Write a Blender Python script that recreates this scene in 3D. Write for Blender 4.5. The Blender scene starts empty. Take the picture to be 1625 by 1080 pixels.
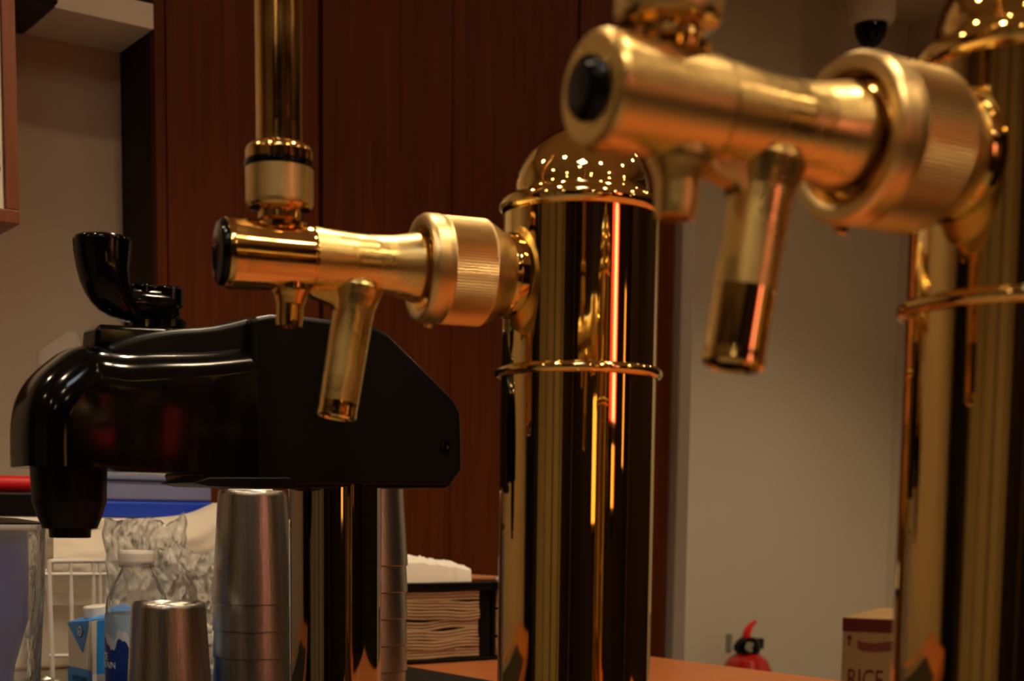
import bpy, bmesh, math, random
from mathutils import Vector, Matrix, noise
random.seed(7)
C = bpy.context.scene.collection
sc = bpy.context.scene
PI = math.pi

# ------------------------------------------------------------------ camera
F, CX, CY = 2257.0, 812.5, 1055.0
EYE = 1.25            # eye height above the floor
CT = 1.062            # counter top
cam_d = bpy.data.cameras.new('camera'); cam = bpy.data.objects.new('camera', cam_d); C.objects.link(cam)
cam.location = (0, 0, EYE)
R3 = Matrix.Rotation(math.radians(90-5.9), 3, 'X') @ Matrix.Rotation(math.radians(0.7), 3, 'Z')
cam.rotation_euler = R3.to_euler()
cam_d.sensor_width = 36.0; cam_d.lens = 36.0*F/1625.0
cam_d.shift_y = (CY-540.0)/1625.0
cam_d.clip_start = 0.05
cam_d.dof.use_dof = True; cam_d.dof.focus_distance = 1.05; cam_d.dof.aperture_fstop = 13.0
sc.camera = cam

# ------------------------------------------------------------------ world, exposure, lamps
w = bpy.data.worlds.new('world'); sc.world = w; w.use_nodes = True
w.node_tree.nodes['Background'].inputs[0].default_value = (1, .72, .45, 1)
w.node_tree.nodes['Background'].inputs[1].default_value = 0.006
sc.view_settings.view_transform = 'Standard'; sc.view_settings.look = 'None'
sc.view_settings.gamma = 1.0; sc.view_settings.use_curve_mapping = False
sc.view_settings.exposure = -0.06
DOWNLIGHT = 60.0
SPOT = 14.0

# ------------------------------------------------------------------ frames
ANG = math.radians(36.0)
B = Vector((math.cos(ANG), math.sin(ANG), 0)); A = Vector((-math.sin(ANG), math.cos(ANG), 0))
def ray(x, y):
    d = R3 @ Vector(((x-CX)/F, -(y-CY)/F, -1.0)); return d/d.y
def P(x, y, D): return ray(x, y)*D + Vector((0, 0, EYE))
def W(u, v, z): return B*u + A*v + Vector((0, 0, z))
def UV(p): return (p.dot(B), p.dot(A), p.z)
def onv(x, y, v):
    d = ray(x, y); return UV(d*(v/d.dot(A)) + Vector((0, 0, EYE)))

# ------------------------------------------------------------------ materials
def mat(name, col, rough=.5, metal=0., bump=0., bscale=200., stretch=(1, 1, 1), var=0., vscale=20., emit=None, es=0., spec=.5, coat=0., rvar=0., alpha=None):
    m = bpy.data.materials.new(name); m.use_nodes = True; nt = m.node_tree; p = nt.nodes['Principled BSDF']
    p.inputs['Base Color'].default_value = (*col, 1); p.inputs['Roughness'].default_value = rough
    p.inputs['Metallic'].default_value = metal; p.inputs['Specular IOR Level'].default_value = spec
    p.inputs['Coat Weight'].default_value = coat
    if emit: p.inputs['Emission Color'].default_value = (*emit, 1); p.inputs['Emission Strength'].default_value = es
    tc = nt.nodes.new('ShaderNodeTexCoord'); mp = nt.nodes.new('ShaderNodeMapping'); mp.inputs['Scale'].default_value = stretch
    nt.links.new(tc.outputs['Object'], mp.inputs[0])
    def nz(s, det=3):
        n = nt.nodes.new('ShaderNodeTexNoise'); n.inputs['Scale'].default_value = s; n.inputs['Detail'].default_value = det
        nt.links.new(mp.outputs[0], n.inputs['Vector']); return n
    if bump:
        n = nz(bscale); b = nt.nodes.new('ShaderNodeBump'); b.inputs['Strength'].default_value = bump; b.inputs['Distance'].default_value = .002
        nt.links.new(n.outputs['Fac'], b.inputs['Height']); nt.links.new(b.outputs[0], p.inputs['Normal'])
    if var:
        n = nz(vscale, 5); r = nt.nodes.new('ShaderNodeMapRange'); r.inputs[3].default_value = 1-var; r.inputs[4].default_value = 1+var
        r.inputs[1].default_value = .3; r.inputs[2].default_value = .7
        nt.links.new(n.outputs['Fac'], r.inputs[0])
        mx = nt.nodes.new('ShaderNodeVectorMath'); mx.operation = 'SCALE'; mx.inputs[0].default_value = col
        nt.links.new(r.outputs[0], mx.inputs['Scale']); nt.links.new(mx.outputs[0], p.inputs['Base Color'])
    if rvar:
        n = nz(vscale*1.7, 4); r = nt.nodes.new('ShaderNodeMapRange'); r.inputs[3].default_value = max(0.02, rough-rvar); r.inputs[4].default_value = rough+rvar
        r.inputs[1].default_value = .35; r.inputs[2].default_value = .65
        nt.links.new(n.outputs['Fac'], r.inputs[0]); nt.links.new(r.outputs[0], p.inputs['Roughness'])
    return m
def film(name, col=(1, 1, 1), gloss=.25, rough=.08, bump=0., bscale=40., base=.1, dif=(.8, .78, .74)):
    m = bpy.data.materials.new(name); m.use_nodes = True; nt = m.node_tree; nt.nodes.remove(nt.nodes['Principled BSDF'])
    out = nt.nodes['Material Output']; t = nt.nodes.new('ShaderNodeBsdfTransparent'); t.inputs[0].default_value = (*col, 1)
    g = nt.nodes.new('ShaderNodeBsdfGlossy'); g.inputs['Roughness'].default_value = rough
    d = nt.nodes.new('ShaderNodeBsdfDiffuse'); d.inputs[0].default_value = (*dif, 1)
    lw = nt.nodes.new('ShaderNodeLayerWeight'); lw.inputs[0].default_value = gloss
    m1 = nt.nodes.new('ShaderNodeMixShader'); m2 = nt.nodes.new('ShaderNodeMixShader'); m1.inputs[0].default_value = base
    nt.links.new(t.outputs[0], m1.inputs[1]); nt.links.new(d.outputs[0], m1.inputs[2])
    nt.links.new(lw.outputs['Fresnel'], m2.inputs[0]); nt.links.new(m1.outputs[0], m2.inputs[1]); nt.links.new(g.outputs[0], m2.inputs[2])
    if bump:
        n = nt.nodes.new('ShaderNodeTexNoise'); n.inputs['Scale'].default_value = bscale; n.inputs['Detail'].default_value = 4
        tc = nt.nodes.new('ShaderNodeTexCoord'); nt.links.new(tc.outputs['Object'], n.inputs['Vector'])
        b = nt.nodes.new('ShaderNodeBump'); b.inputs['Strength'].default_value = bump; b.inputs['Distance'].default_value = .006
        nt.links.new(n.outputs['Fac'], b.inputs['Height']); nt.links.new(b.outputs[0], g.inputs['Normal']); nt.links.new(b.outputs[0], lw.inputs['Normal'])
    nt.links.new(m2.outputs[0], out.inputs[0]); return m

M = {}
M['wall'] = mat('painted_plaster_wall', (.52, .43, .32), .8, bump=.25, bscale=260, var=.05, vscale=3)
M['wall_grey'] = mat('painted_plaster_wall_cool', (.65, .58, .455), .75, bump=.2, bscale=260, var=.04, vscale=2)
M['ceiling'] = mat('ceiling_paint', (.74, .64, .50), .9, var=.05, vscale=2)
M['wood'] = mat('mahogany_panel', (.10, .022, .003), .5, bump=.12, bscale=60, stretch=(6, 6, .25), var=.22, vscale=18, spec=.15)
M['wood_dark'] = mat('dark_wood', (.018, .009, .005), .6, bump=.1, bscale=50, stretch=(5, 5, .3), var=.2, spec=.2)
M['wood_orange'] = mat('cabinet_frame_wood', (.20, .052, .013), .45, stretch=(6, 6, .4), var=.2, vscale=15)
M['counter'] = mat('orange_wood_counter', (.42, .128, .034), .36, bump=.04, bscale=60, stretch=(1, 12, 1), var=.10, vscale=9, spec=.4)
M['floor'] = mat('floor_tile', (.32, .25, .17), .4, var=.1, vscale=3)
M['trim'] = mat('painted_trim', (.34, .29, .23), .5)
M['white'] = mat('white_paint', (.72, .66, .56), .6, var=.03)
M['gold'] = mat('polished_gold', (.86, .62, .24), .035, 1., rvar=.02, vscale=6)
M['satin'] = mat('satin_gold', (.86, .63, .24), .30, 1., bump=.06, bscale=500, rvar=.07, vscale=25, var=.06)
M['brush'] = mat('brushed_gold', (.84, .62, .28), .33, 1., bump=.08, bscale=300, stretch=(1, 8, 8), var=.05)
M['brass'] = mat('aged_brass', (.78, .50, .18), .12, 1., rvar=.05, vscale=30)
M['chrome'] = mat('dark_polished_metal', (.40, .35, .26), .04, 1.)
M['black'] = mat('glossy_black_plastic', (.002, .002, .0025), .10, spec=.25)
M['black_m'] = mat('satin_black_plastic', (.003, .0032, .0035), .33, spec=.2)
M['black_r'] = mat('black_rubber', (.008, .007, .006), .7, spec=.2, bump=.3, bscale=400)
M['steel'] = mat('brushed_steel', (.47, .46, .43), .27, 1., bump=.12, bscale=60, stretch=(14, 14, .25), var=.10, vscale=30)
M['paper'] = mat('white_tissue', (.90, .86, .76), .9, bump=.2, bscale=120)
M['napkin'] = mat('brown_napkin', (.40, .26, .14), .95, bump=.5, bscale=500, var=.12, vscale=30)
M['red'] = mat('red_enamel', (.50, .012, .008), .22, coat=.5)
M['red_b'] = mat('bright_red_plastic', (.75, .012, .015), .35)
M['blue_c'] = mat('blue_carton_print', (.02, .24, .72), .4)
M['blue_d'] = mat('deep_blue_plastic', (.01, .06, .60), .35)
M['blue_l'] = mat('blue_liquid', (.015, .05, .62), .2, spec=.6)
M['white_p'] = mat('white_plastic', (.80, .76, .70), .35)
M['sack'] = mat('white_cloth', (.78, .70, .58), .9, bump=.25, bscale=90, var=.05)
M['card'] = mat('cardboard', (.42, .25, .095), .85, bump=.15, bscale=200, var=.06, vscale=20)
M['card_red'] = mat('dark_red_print', (.13, .006, .006), .75)
M['silver'] = mat('zinc_plate', (.55, .60, .56), .35, 1.)
M['film'] = film('crinkled_clear_film', gloss=.34, rough=.12, bump=1.0, bscale=60, base=.42, dif=(.9, .87, .8))
M['pet'] = film('clear_bottle_plastic', (.97, .97, .97), gloss=.10, rough=.05, base=.13, bump=.5, bscale=90)
M['tub'] = film('frosted_blue_plastic', (.50, .60, .98), gloss=.25, rough=.25, base=.55, dif=(.38, .42, .75))
M['lamp'] = mat('downlight_lens', (1, .8, .5), .5, emit=(1, .70, .40), es=DOWNLIGHT)
M['lamp_c'] = mat('cool_panel_lens', (1, 1, 1), .5, emit=(.75, .88, 1), es=10)
M['neon_r'] = mat('red_neon', (1, .1, .05), .5, emit=(1, .05, .03), es=2.2)
M['amber_d'] = mat('deep_amber_glass', (1, .3, .05), .5, emit=(1, .20, .02), es=1.2)
M['neon_w'] = mat('pale_neon', (1, .8, .7), .5, emit=(1, .62, .48), es=2.2)
M['amber'] = mat('amber_glass', (1, .5, .1), .5, emit=(1, .42, .08), es=2.4)
M['ink'] = mat('dark_ink', (.01, .015, .04), .6)
M['ink_w'] = mat('pale_print', (.62, .68, .78), .6)

# ------------------------------------------------------------------ mesh helpers
def tag(o, label, cat, group=None, kind=None):
    if label: o['label'] = label
    if cat: o['category'] = cat
    if group: o['group'] = group
    if kind: o['kind'] = kind
    return o
def thing(name, label, cat, loc, rotz=0., group=None):
    o = bpy.data.objects.new(name, None); o.empty_display_size = .02; C.objects.link(o)
    o.location = loc; o.rotation_euler = (0, 0, rotz)
    return tag(o, label, cat, group)
def obj(name, bm, m, parent=None, sharp=35, label=None, bevel=0., loc=None, rotz=0., bseg=3):
    me = bpy.data.meshes.new(name); bmesh.ops.recalc_face_normals(bm, faces=bm.faces[:]); bm.to_mesh(me); bm.free()
    for p in me.polygons: p.use_smooth = True
    me.set_sharp_from_angle(angle=math.radians(sharp))
    me.materials.append(m)
    o = bpy.data.objects.new(name, me); C.objects.link(o)
    if parent: o.parent = parent
    if loc is not None: o.location = loc
    o.rotation_euler = (0, 0, rotz)
    if label: o['label'] = label
    if bevel:
        b = o.modifiers.new('bevel', 'BEVEL'); b.width = bevel; b.segments = bseg; b.limit_method = 'ANGLE'; b.angle_limit = math.radians(40); b.harden_normals = True
    return o
def NB(): return bmesh.new()
def box(bm, x0, x1, y0, y1, z0, z1, mt=None):
    vs = [bm.verts.new((x, y, z)) for x in (x0, x1) for y in (y0, y1) for z in (z0, z1)]
    for f in ((0, 1, 3, 2), (4, 6, 7, 5), (0, 4, 5, 1), (2, 3, 7, 6), (0, 2, 6, 4), (1, 5, 7, 3)):
        bm.faces.new([vs[i] for i in f])
    if mt is not None:
        for v in vs: v.co = mt @ v.co
    return bm
def bx(*a): return box(NB(), *a)
def frame(origin, zdir):
    z = Vector(zdir).normalized(); q = z.to_track_quat('Z', 'Y'); return Matrix.Translation(origin) @ q.to_matrix().to_4x4()
def lathe(bm, prof, mt=Matrix(), segs=48, rfn=None, cap=True):
    rings = []; pf2 = [prof[0]]
    for (r0, z0), (r1, z1) in zip(prof, prof[1:]):
        d = math.hypot(r1-r0, z1-z0); e = .0005
        if d > .004:
            for f in (e/d, 1-e/d): pf2.append((r0+(r1-r0)*f, z0+(z1-z0)*f))
        pf2.append((r1, z1))
    prof = pf2
    for (r, z) in prof:
        if r < 1e-6: rings.append([bm.verts.new(mt @ Vector((0, 0, z)))])
        else:
            rings.append([bm.verts.new(mt @ Vector(((r+(rfn(k, z) if rfn else 0))*math.cos(2*PI*k/segs), (r+(rfn(k, z) if rfn else 0))*math.sin(2*PI*k/segs), z))) for k in range(segs)])
    for a, b in zip(rings, rings[1:]):
        if len(a) == 1 and len(b) == 1: continue
        for k in range(segs):
            k2 = (k+1) % segs
            if len(a) == 1: bm.faces.new((a[0], b[k], b[k2]))
            elif len(b) == 1: bm.faces.new((a[k], b[0], a[k2]))
            else: bm.faces.new((a[k], b[k], b[k2], a[k2]))
    if cap:
        for r in (rings[0], rings[-1]):
            if len(r) > 1: bm.faces.new(r)
    return bm
def torus(bm, R, r, z, mt=Matrix(), n=72, m=12):
    rings = []
    for i in range(n):
        a = 2*PI*i/n
        rings.append([bm.verts.new(mt @ Vector(((R+r*math.cos(2*PI*j/m))*math.cos(a), (R+r*math.cos(2*PI*j/m))*math.sin(a), z+r*math.sin(2*PI*j/m)))) for j in range(m)])
    for i in range(n):
        a, b = rings[i], rings[(i+1) % n]
        for j in range(m): bm.faces.new((a[j], b[j], b[(j+1) % m], a[(j+1) % m]))
    return bm
def tube(bm, pts, rad, segs=16, cap=True, sub=1):
    pts = [Vector(p) for p in pts]
    if not hasattr(rad, '__len__'): rad = [rad]*len(pts)
    if sub > 1:
        P2, R2 = [], []
        n = len(pts)
        for i in range(n-1):
            p0, p1, p2, p3 = pts[max(i-1, 0)], pts[i], pts[i+1], pts[min(i+2, n-1)]
            for s in range(sub):
                t = s/sub
                P2.append(.5*((2*p1)+(p2-p0)*t+(2*p0-5*p1+4*p2-p3)*t*t+(3*p1-p0-3*p2+p3)*t**3)); R2.append(rad[i]*(1-t)+rad[i+1]*t)
        P2.append(pts[-1]); R2.append(rad[-1]); pts, rad = P2, R2
    rings = []; up = None
    for i, p in enumerate(pts):
        t = (pts[min(i+1, len(pts)-1)]-pts[max(i-1, 0)]).normalized()
        if up is None: up = t.orthogonal().normalized()
        up = (up - t*up.dot(t)).normalized(); sd = t.cross(up)
        rings.append([bm.verts.new(p+(up*math.cos(2*PI*k/segs)+sd*math.sin(2*PI*k/segs))*rad[i]) for k in range(segs)])
    for a, b in zip(rings, rings[1:]):
        for k in range(segs): bm.faces.new((a[k], b[k], b[(k+1) % segs], a[(k+1) % segs]))
    if cap: bm.faces.new(rings[0]); bm.faces.new(rings[-1])
    return bm
def prism(bm, pts, y0, y1):      # outline in x,z swept along y
    a = [bm.verts.new((x, y0, z)) for x, z in pts]; b = [bm.verts.new((x, y1, z)) for x, z in pts]
    n = len(pts); bm.faces.new(a); bm.faces.new(b[::-1])
    for i in range(n): bm.faces.new((a[i], a[(i+1) % n], b[(i+1) % n], b[i]))
    return bm
def smooth_path(pts, sub=4):
    out = []; n = len(pts)
    for i in range(n-1):
        p0, p1, p2, p3 = [Vector(p) for p in (pts[max(i-1, 0)], pts[i], pts[i+1], pts[min(i+2, n-1)])]
        for s in range(sub):
            t = s/sub; out.append(.5*((2*p1)+(p2-p0)*t+(2*p0-5*p1+4*p2-p3)*t*t+(3*p1-p0-3*p2+p3)*t**3))
    out.append(Vector(pts[-1])); return [tuple(q) for q in out]
def sheet(nx, ny, fn, thick=0.):
    bm = NB(); g = [[bm.verts.new(fn(i/nx, j/ny)) for j in range(ny+1)] for i in range(nx+1)]
    for i in range(nx):
        for j in range(ny): bm.faces.new((g[i][j], g[i+1][j], g[i+1][j+1], g[i][j+1]))
    if thick: 
        bmesh.ops.recalc_face_normals(bm, faces=bm.faces[:]); bmesh.ops.solidify(bm, geom=bm.faces[:], thickness=thick)
    return bm
def fbm(x, y, z, o=3): return noise.fractal(Vector((x, y, z)), 1.0, 2.0, o)
def blob(sx, sy, sz, sub=4, amp=.15, fr=3., seed=0., flat=True, ridge=False):
    bm = NB(); bmesh.ops.create_icosphere(bm, subdivisions=sub, radius=1)
    for v in bm.verts:
        c = v.co.copy(); n = fbm(c.x*fr+seed, c.y*fr, c.z*fr-seed, 4)
        if ridge: n = .5-abs(n)*1.6
        c *= 1+amp*n
        c = Vector((math.copysign(abs(c.x)**.75, c.x), math.copysign(abs(c.y)**.75, c.y), math.copysign(abs(c.z)**.75, c.z)))
        if flat and c.z < -.7: c.z = -.7
        v.co = Vector((c.x*sx, c.y*sy, (c.z+(.7 if flat else 0))*sz))
    return bm
def text_mesh(s, size, depth=.0004, font=None):
    cu = bpy.data.curves.new('lettering', 'FONT'); cu.body = s; cu.size = size; cu.extrude = depth; cu.resolution_u = 3
    o = bpy.data.objects.new('lettering_source', cu); C.objects.link(o)
    dg = bpy.context.evaluated_depsgraph_get(); dg.update()
    me = bpy.data.meshes.new_from_object(o.evaluated_get(dg)); bpy.data.objects.remove(o)
    bm = NB(); bm.from_mesh(me); bpy.data.meshes.remove(me); return bm
def struct(name, bm, m, parent=None, **k):
    o = obj(name, bm, m, parent, **k)
    if parent is None: o['kind'] = 'structure'; o.rotation_euler = (0, 0, ANG)
    return o

# ------------------------------------------------------------------ the room (u along B, v along A; objects rotated by ANG)
U0, U1, V0, V1, H = -2.6, 3.2, -2.4, 2.62, 2.59
VP_, VL = 1.784, 1.904            # panel face, alcove wall face
UL = onv(250, 400, VP_)[0]; UR = onv(1068, 700, VP_)[0]
struct('floor', bx(U0-.1, U1+.1, V0-.1, V1+.1, -.06, 0), M['floor'])
struct('ceiling', bx(U0-.1, U1+.1, V0-.1, V1+.1, H, H+.06), M['ceiling'])
struct('wall_back', bx(UR-.3, U1+.1, V1, V1+.1, 0, H), M['wall_grey'])
struct('wall_right', bx(U1, U1+.1, V0-.1, V1, 0, H), M['wall_grey'])
struct('wall_left', bx(U0, UL+.02, VL, VL+.1, 0, H), M['wall'])
struct('wall_customer_side', bx(U0-.1, U1+.1, V0-.1, V0, 0, H), M['wood_dark'])
struct('wall_far_left', bx(U0-.1, U0, V0, VL+.1, 0, H), mat('tan_wall', (.33, .27, .17), .8))
blk = struct('wall_panelled', bx(UL, UR, VP_+.014, V1-.001, 0, H-.001), M['wood_dark'])
seams = [onv(x, 500, VP_)[0] for x in (250.5, 268, 510, 716, 912, 1040, 1067)]
gaps = [.0, .0012, .007, .0014, .006, .0014, 0]
for i in range(6):
    p = bx(seams[i]+gaps[i]/2, seams[i+1]-gaps[i+1]/2, VP_, VP_+.0139, 0.001, H-.002)
    obj('panel', p, M['wood'], blk, bevel=.0008, bseg=1)
struct('trim_1', bx(UR, UR+.028, VP_-.012, VP_+.05, 0, H-.002), M['trim'], bevel=.003)

# counter
UC, UM = 1.312, .93
struct_c = thing('bar_counter', 'orange-brown wooden bar counter carrying the taps, cups and caddies', 'counter', W(0, 0, 0), ANG)
cpz = NB(); oz = [(.34, .02), (UC, .02), (UC, VP_-.002), (-1.1, VP_-.002), (-1.1, 1.12), (.34, 1.12)]
lo_ = [cpz.verts.new((a, b, CT-.035)) for a, b in oz]; up_ = [cpz.verts.new((a, b, CT)) for a, b in oz]
cpz.faces.new(lo_[::-1]); cpz.faces.new(up_)
for i in range(6): cpz.faces.new((lo_[i], lo_[(i+1) % 6], up_[(i+1) % 6], up_[i]))
obj('countertop', cpz, M['counter'], struct_c, bevel=.004)
obj('base_cabinet', bx(.38, UC-.06, .06, 1.15, .001, CT-.0351), M['wood_dark'], struct_c)
obj('base_cabinet', bx(-1.05, UC-.06, 1.16, VP_-.004, .001, CT-.0351), M['wood_dark'], struct_c)

# bar mat
mb = NB(); mo = [(.35, .68), (UM, .68), (UM, 1.515), (-.6, 1.515), (-.6, 1.13), (.35, 1.13)]  # left arm added to cover the orange counter and cut its bounce
m0 = [mb.verts.new((a, b, 0)) for a, b in mo]; m1 = [mb.verts.new((a, b, .003)) for a, b in mo]
mb.faces.new(m0[::-1]); mb.faces.new(m1)
for i in range(6): mb.faces.new((m0[i], m0[(i+1) % 6], m1[(i+1) % 6], m1[i]))
t = obj('bar_mat', mb, M['black_r'], loc=(0, 0, CT+.0002), rotz=ANG)
tag(t, 'flat black rubber bar mat under the metal columns and steel cups', 'mat')
t = thing('bounce_cover_tray', 'shallow steel tray added under the white wire rack to cut counter bounce', 'tray', W(-.5, 1.52, CT+.0002), ANG)  # added over the counter so less orange light bounces onto the whites
obj('plate', bx(0, 1.36, 0, .17, 0, .0015), M['steel'], t)
obj('front_rim', bx(0, 1.36, 0, .003, .0016, .006), M['steel'], t)
MT = CT+.0034

# shelf and the black box at top left
_, _, zs = onv(250, 48, VP_)
US = onv(37, 60, VL)[0]
t = obj('wall_shelf', bx(US+.001, UL-.001, VP_, VL-.001, zs, zs+.031), M['white'], bevel=.001, rotz=ANG)
tag(t, 'white shelf board high in the alcove beside the wood panels', 'shelf')
t = obj('hanging_box', bx(US-.11, US-.001, VP_-.02, VL-.001, zs-.002, zs+.3), M['black_m'], bevel=.003, rotz=ANG)
tag(t, 'black box high on the wall at the left end of the white shelf', 'box')

# wall cabinet at left edge
_r = ray(32, 356); CD = 1.52; pc = P(32, 356, CD); cu, cv, cz = UV(pc)
t = thing('wall_cabinet', 'wood framed wall cabinet with white door at the left edge', 'cabinet', W(cu, cv, cz), ANG)
obj('body', bx(-.45, 0, .02, VL-cv-.002, 0, .75), M['wood_orange'], t)
dr = obj('door', bx(-.45+.0145, -.0145, .004, .0195, .0145, .735), M['white'], t)
fb = NB()
box(fb, -.45, 0, 0, .0199, 0, .014); box(fb, -.014, 0, 0, .0199, .0141, .75); box(fb, -.45, -.436, 0, .0199, .0141, .75)
obj('door_frame', fb, M['wood_orange'], t, bevel=.001)
hb = NB(); hz = (356-265)*CD/F+.0
for dz in (-.010, .010):
    lathe(hb, [(.0, 0), (.0075, .001), (.0075, .005), (.0, .007)], frame(Vector((-.0265, .004, hz+dz*.8)), (0, -1, 0)), 20)
obj('latch', hb, M['black'], dr)

# CCTV dome on the ceiling
pc = P(1382, 40, 3.55)
t = thing('security_camera', 'white ceiling security camera with black dome in the upper right', 'camera', (pc.x, pc.y, H))
s = 3.55/F; zb = H-P(1382, 40, 3.55).z
obj('mount', lathe(NB(), [(.0, 0), (36*s, 0), (38*s, -.02), (36*s, -zb+.012), (30*s, -zb), (0, -zb)], segs=40), M['ceiling'], t)
obj('dome', lathe(NB(), [(25*s*math.cos(a), -zb-.0005-34*s*math.sin(a)) for a in [PI/2*k/10 for k in range(11)]], segs=40), M['black'], t, sharp=60)

# fire extinguisher against the right beige wall
eu, ev, ez = onv(1186, 1045, V1-.07)
t = thing('fire_extinguisher', 'red fire extinguisher on the pale wall behind the counter end', 'fire extinguisher', W(eu, ev, ez-.43), ANG)
er = 40*3.57/F
obj('cylinder', lathe(NB(), [(0, 0), (er*.9, 0), (er, .01), (er, .385), (er*.97, .405), (er*.8, .428), (er*.5, .442), (.02, .447), (.02, .455), (0, .455)], segs=48), M['red'], t, sharp=60)
vb = NB(); lathe(vb, [(.0, .44), (.030, .445), (.034, .46), (.030, .475), (.018, .485), (0, .487)], segs=24)
box(vb, -.005, .043, -.014, .014, .455, .482); box(vb, -.040, 0, -.010, .010, .452, .468)
obj('valve', vb, M['black'], t, bevel=.003)
obj('carry_handle', tube(NB(), [(-.006, 0, .480), (-.004, 0, .496), (.006, 0, .512), (.026, 0, .525)], [.012, .011, .008, .004], 10, sub=4), M['red_b'], t)
gb = lathe(NB(), [(0, 0), (.013, 0), (.013, .006), (0, .006)], frame(Vector((-.02, -.024, .463)), (0, -1, 0)), 20)
obj('pressure_gauge', gb, M['silver'], t)
bu, bv, bz = onv(1156, 1018, V1)
t = obj('wall_bracket', bx(-.010, .010, -.004, 0, -.022, .022), M['silver'], bevel=.001, loc=W(bu, V1-.0005, bz), rotz=ANG)
tag(t, 'small metal wall bracket left of the fire extinguisher', 'bracket')

# rice box on a small table
rp = P(1338, 979, 2.6); a2 = math.atan2(-.455, 1.)
t = thing('rice_box', 'brown cardboard box with red print standing near the right wall', 'box', (rp.x, rp.y, rp.z-.36), a2)
obj('carton', bx(0, .30, 0, .34, 0, .36), M['card'], t, bevel=.002)
obj('red_band', bx(-.0004, .3004, -.0007, .0, .335, .3595), M['card_red'], t)
obj('red_band', bx(-.0007, .0, -.0004, .34, .335, .3595), M['card_red'], t)
s = 2.6/F
ab = NB(); box(ab, 10*s, 13*s, -.0007, 0, .36-44*s, .36-33*s); 
for v3 in (((6, 34), (17, 34), (11.5, 26)),):
    vs = [ab.verts.new((x*s, -.0007, .36-y*s)) for x, y in v3]; ab.faces.new(vs)
obj('arrow_mark', ab, M['card_red'], t)
bb = prism(NB(), [(x*s, .36-y*s) for x, y in ((24, 35), (32, 38), (50, 39), (75, 35), (100, 33), (100, 46), (75, 50), (50, 53), (32, 52), (24, 47))], -.0007, 0)
obj('banner', bb, mat('faded_red_print', (.20, .045, .02), .8), t)
tm = text_mesh('RICE', .052)
for v in tm.verts: v.co = Matrix.Translation((9*s, -.0007, .36-112*s)) @ Matrix.Rotation(PI/2, 4, 'X') @ Matrix.Diagonal((.62, 1, 1, 1)) @ v.co
obj('lettering', tm, M['card_red'], t)
tz = rp.z-.36
t = thing('side_table', 'low dark wooden table under the cardboard rice box', 'table', (rp.x, rp.y, 0), a2)
obj('table_top', bx(-.05, .5, -.05, .42, tz-.03, tz-.0005), M['wood_dark'], t, bevel=.003)
for x in (-.03, .45):
    for y in (-.03, .37): obj('leg', bx(x, x+.035, y, y+.035, .0005, tz-.0301), M['wood_dark'], t)

# ------------------------------------------------------------------ ceiling downlights
def downlight(u, v, label, pw=1.):
    t = thing('downlight', label, 'ceiling light', W(u, v, H-.0005), 0, 'recessed ceiling downlights')
    obj('ring', lathe(NB(), [(.057, 0), (.070, 0), (.068, -.006), (.059, -.006)], segs=32, cap=False), M['white_p'], t)
    ld = bpy.data.lights.new('spot_lamp', 'SPOT'); ld.energy = SPOT*pw; ld.color = (1, .79, .52); ld.spot_size = math.radians(112 if abs(pw-3) > .01 else 92); ld.spot_blend = .7; ld.shadow_soft_size = .03
    lo = bpy.data.objects.new('spot_lamp', ld); C.objects.link(lo); lo.parent = t; lo.location = (0, 0, -.04)
    obj('lens', lathe(NB(), [(0, -.002), (.056, -.002), (.056, -.0005), (0, -.0005)], segs=24), M['lamp'], t)
DL = [(-1.8, -1.7, 1), (-.5, -1.8, 1), (.9, -1.7, 1), (2.3, -1.6, 1), (-1.7, -.5, 1), (-.6, -.6, 1), (.45, -.7, 1.2), (1.6, -.5, 1), (-1.5, .6, 1), (-.4, .4, 1), (.85, .15, 1.3), (2.1, .5, 1.5), (2.45, 1.55, 3.2), (.74, 1.02, 3.0), (-.6, 1.3, 1)]
for u, v, pw in DL: downlight(u, v, 'round warm recessed downlight in the ceiling over the bar', pw)

# ------------------------------------------------------------------ fittings on the customer side (seen mirrored in the gold columns)
def wall_tube(u, z0, z1, m, name, label):
    t = obj(name, lathe(NB(), [(0, 0), (.014, .004), (.016, .02), (.016, z1-z0-.02), (.014, z1-z0-.004), (0, z1-z0)], segs=20), m, loc=W(u, V0+.02, z0))
    tag(t, label, 'lamp')
def light_box(u, z0, z1, wd, cells, name, label):
    t = thing(name, label, 'sign', W(u, V0+.001, z0), ANG)
    obj('housing', bx(-.01, wd+.01, 0, .05, -.01, z1-z0+.01), M['black_m'], t)
    n = sum(c[0] for c in cells); x = 0
    for c, m in cells:
        w_ = wd*c/n; obj('lit_face', bx(x, x+w_, .0501, .054, 0, z1-z0), M[m], t); x += w_
light_box(.90, 1.5, 2.05, .55, ((.20, 'neon_r'), (.25, 'neon_w'), (.1, 'neon_r')), 'light_box_sign', 'lit red and pale sign on the customer side wall')
light_box(-.38, 1.24, 1.56, .28, ((1, 'amber'),), 'amber_display', 'narrow amber lit display on the customer side wall')
light_box(1.15, 1.28, 1.44, .25, ((1, 'amber'), (.5, 'amber_d')), 'amber_display', 'wide amber lit display under the red sign')
light_box(2.2, 1.4, 1.9, .12, ((1, 'amber'),), 'amber_display', 'amber lit display near the far corner')
for k, (v0_, v1_) in enumerate(((-2.3, -1.15), (.95, 1.12))):
    struct('trim_%d' % (k+2), bx(U0+.001, U0+.04, v0_, v1_, 0, H-.002), M['wood_dark'])
for k, (v0_, v1_) in enumerate(((-.95, -.90), (-.35, -.27), (.3, .34))):
    struct('trim_%d' % (k+4), bx(U0+.001, U0+.03, v0_, v1_, 0, H-.002), M['wood_dark'])
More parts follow.
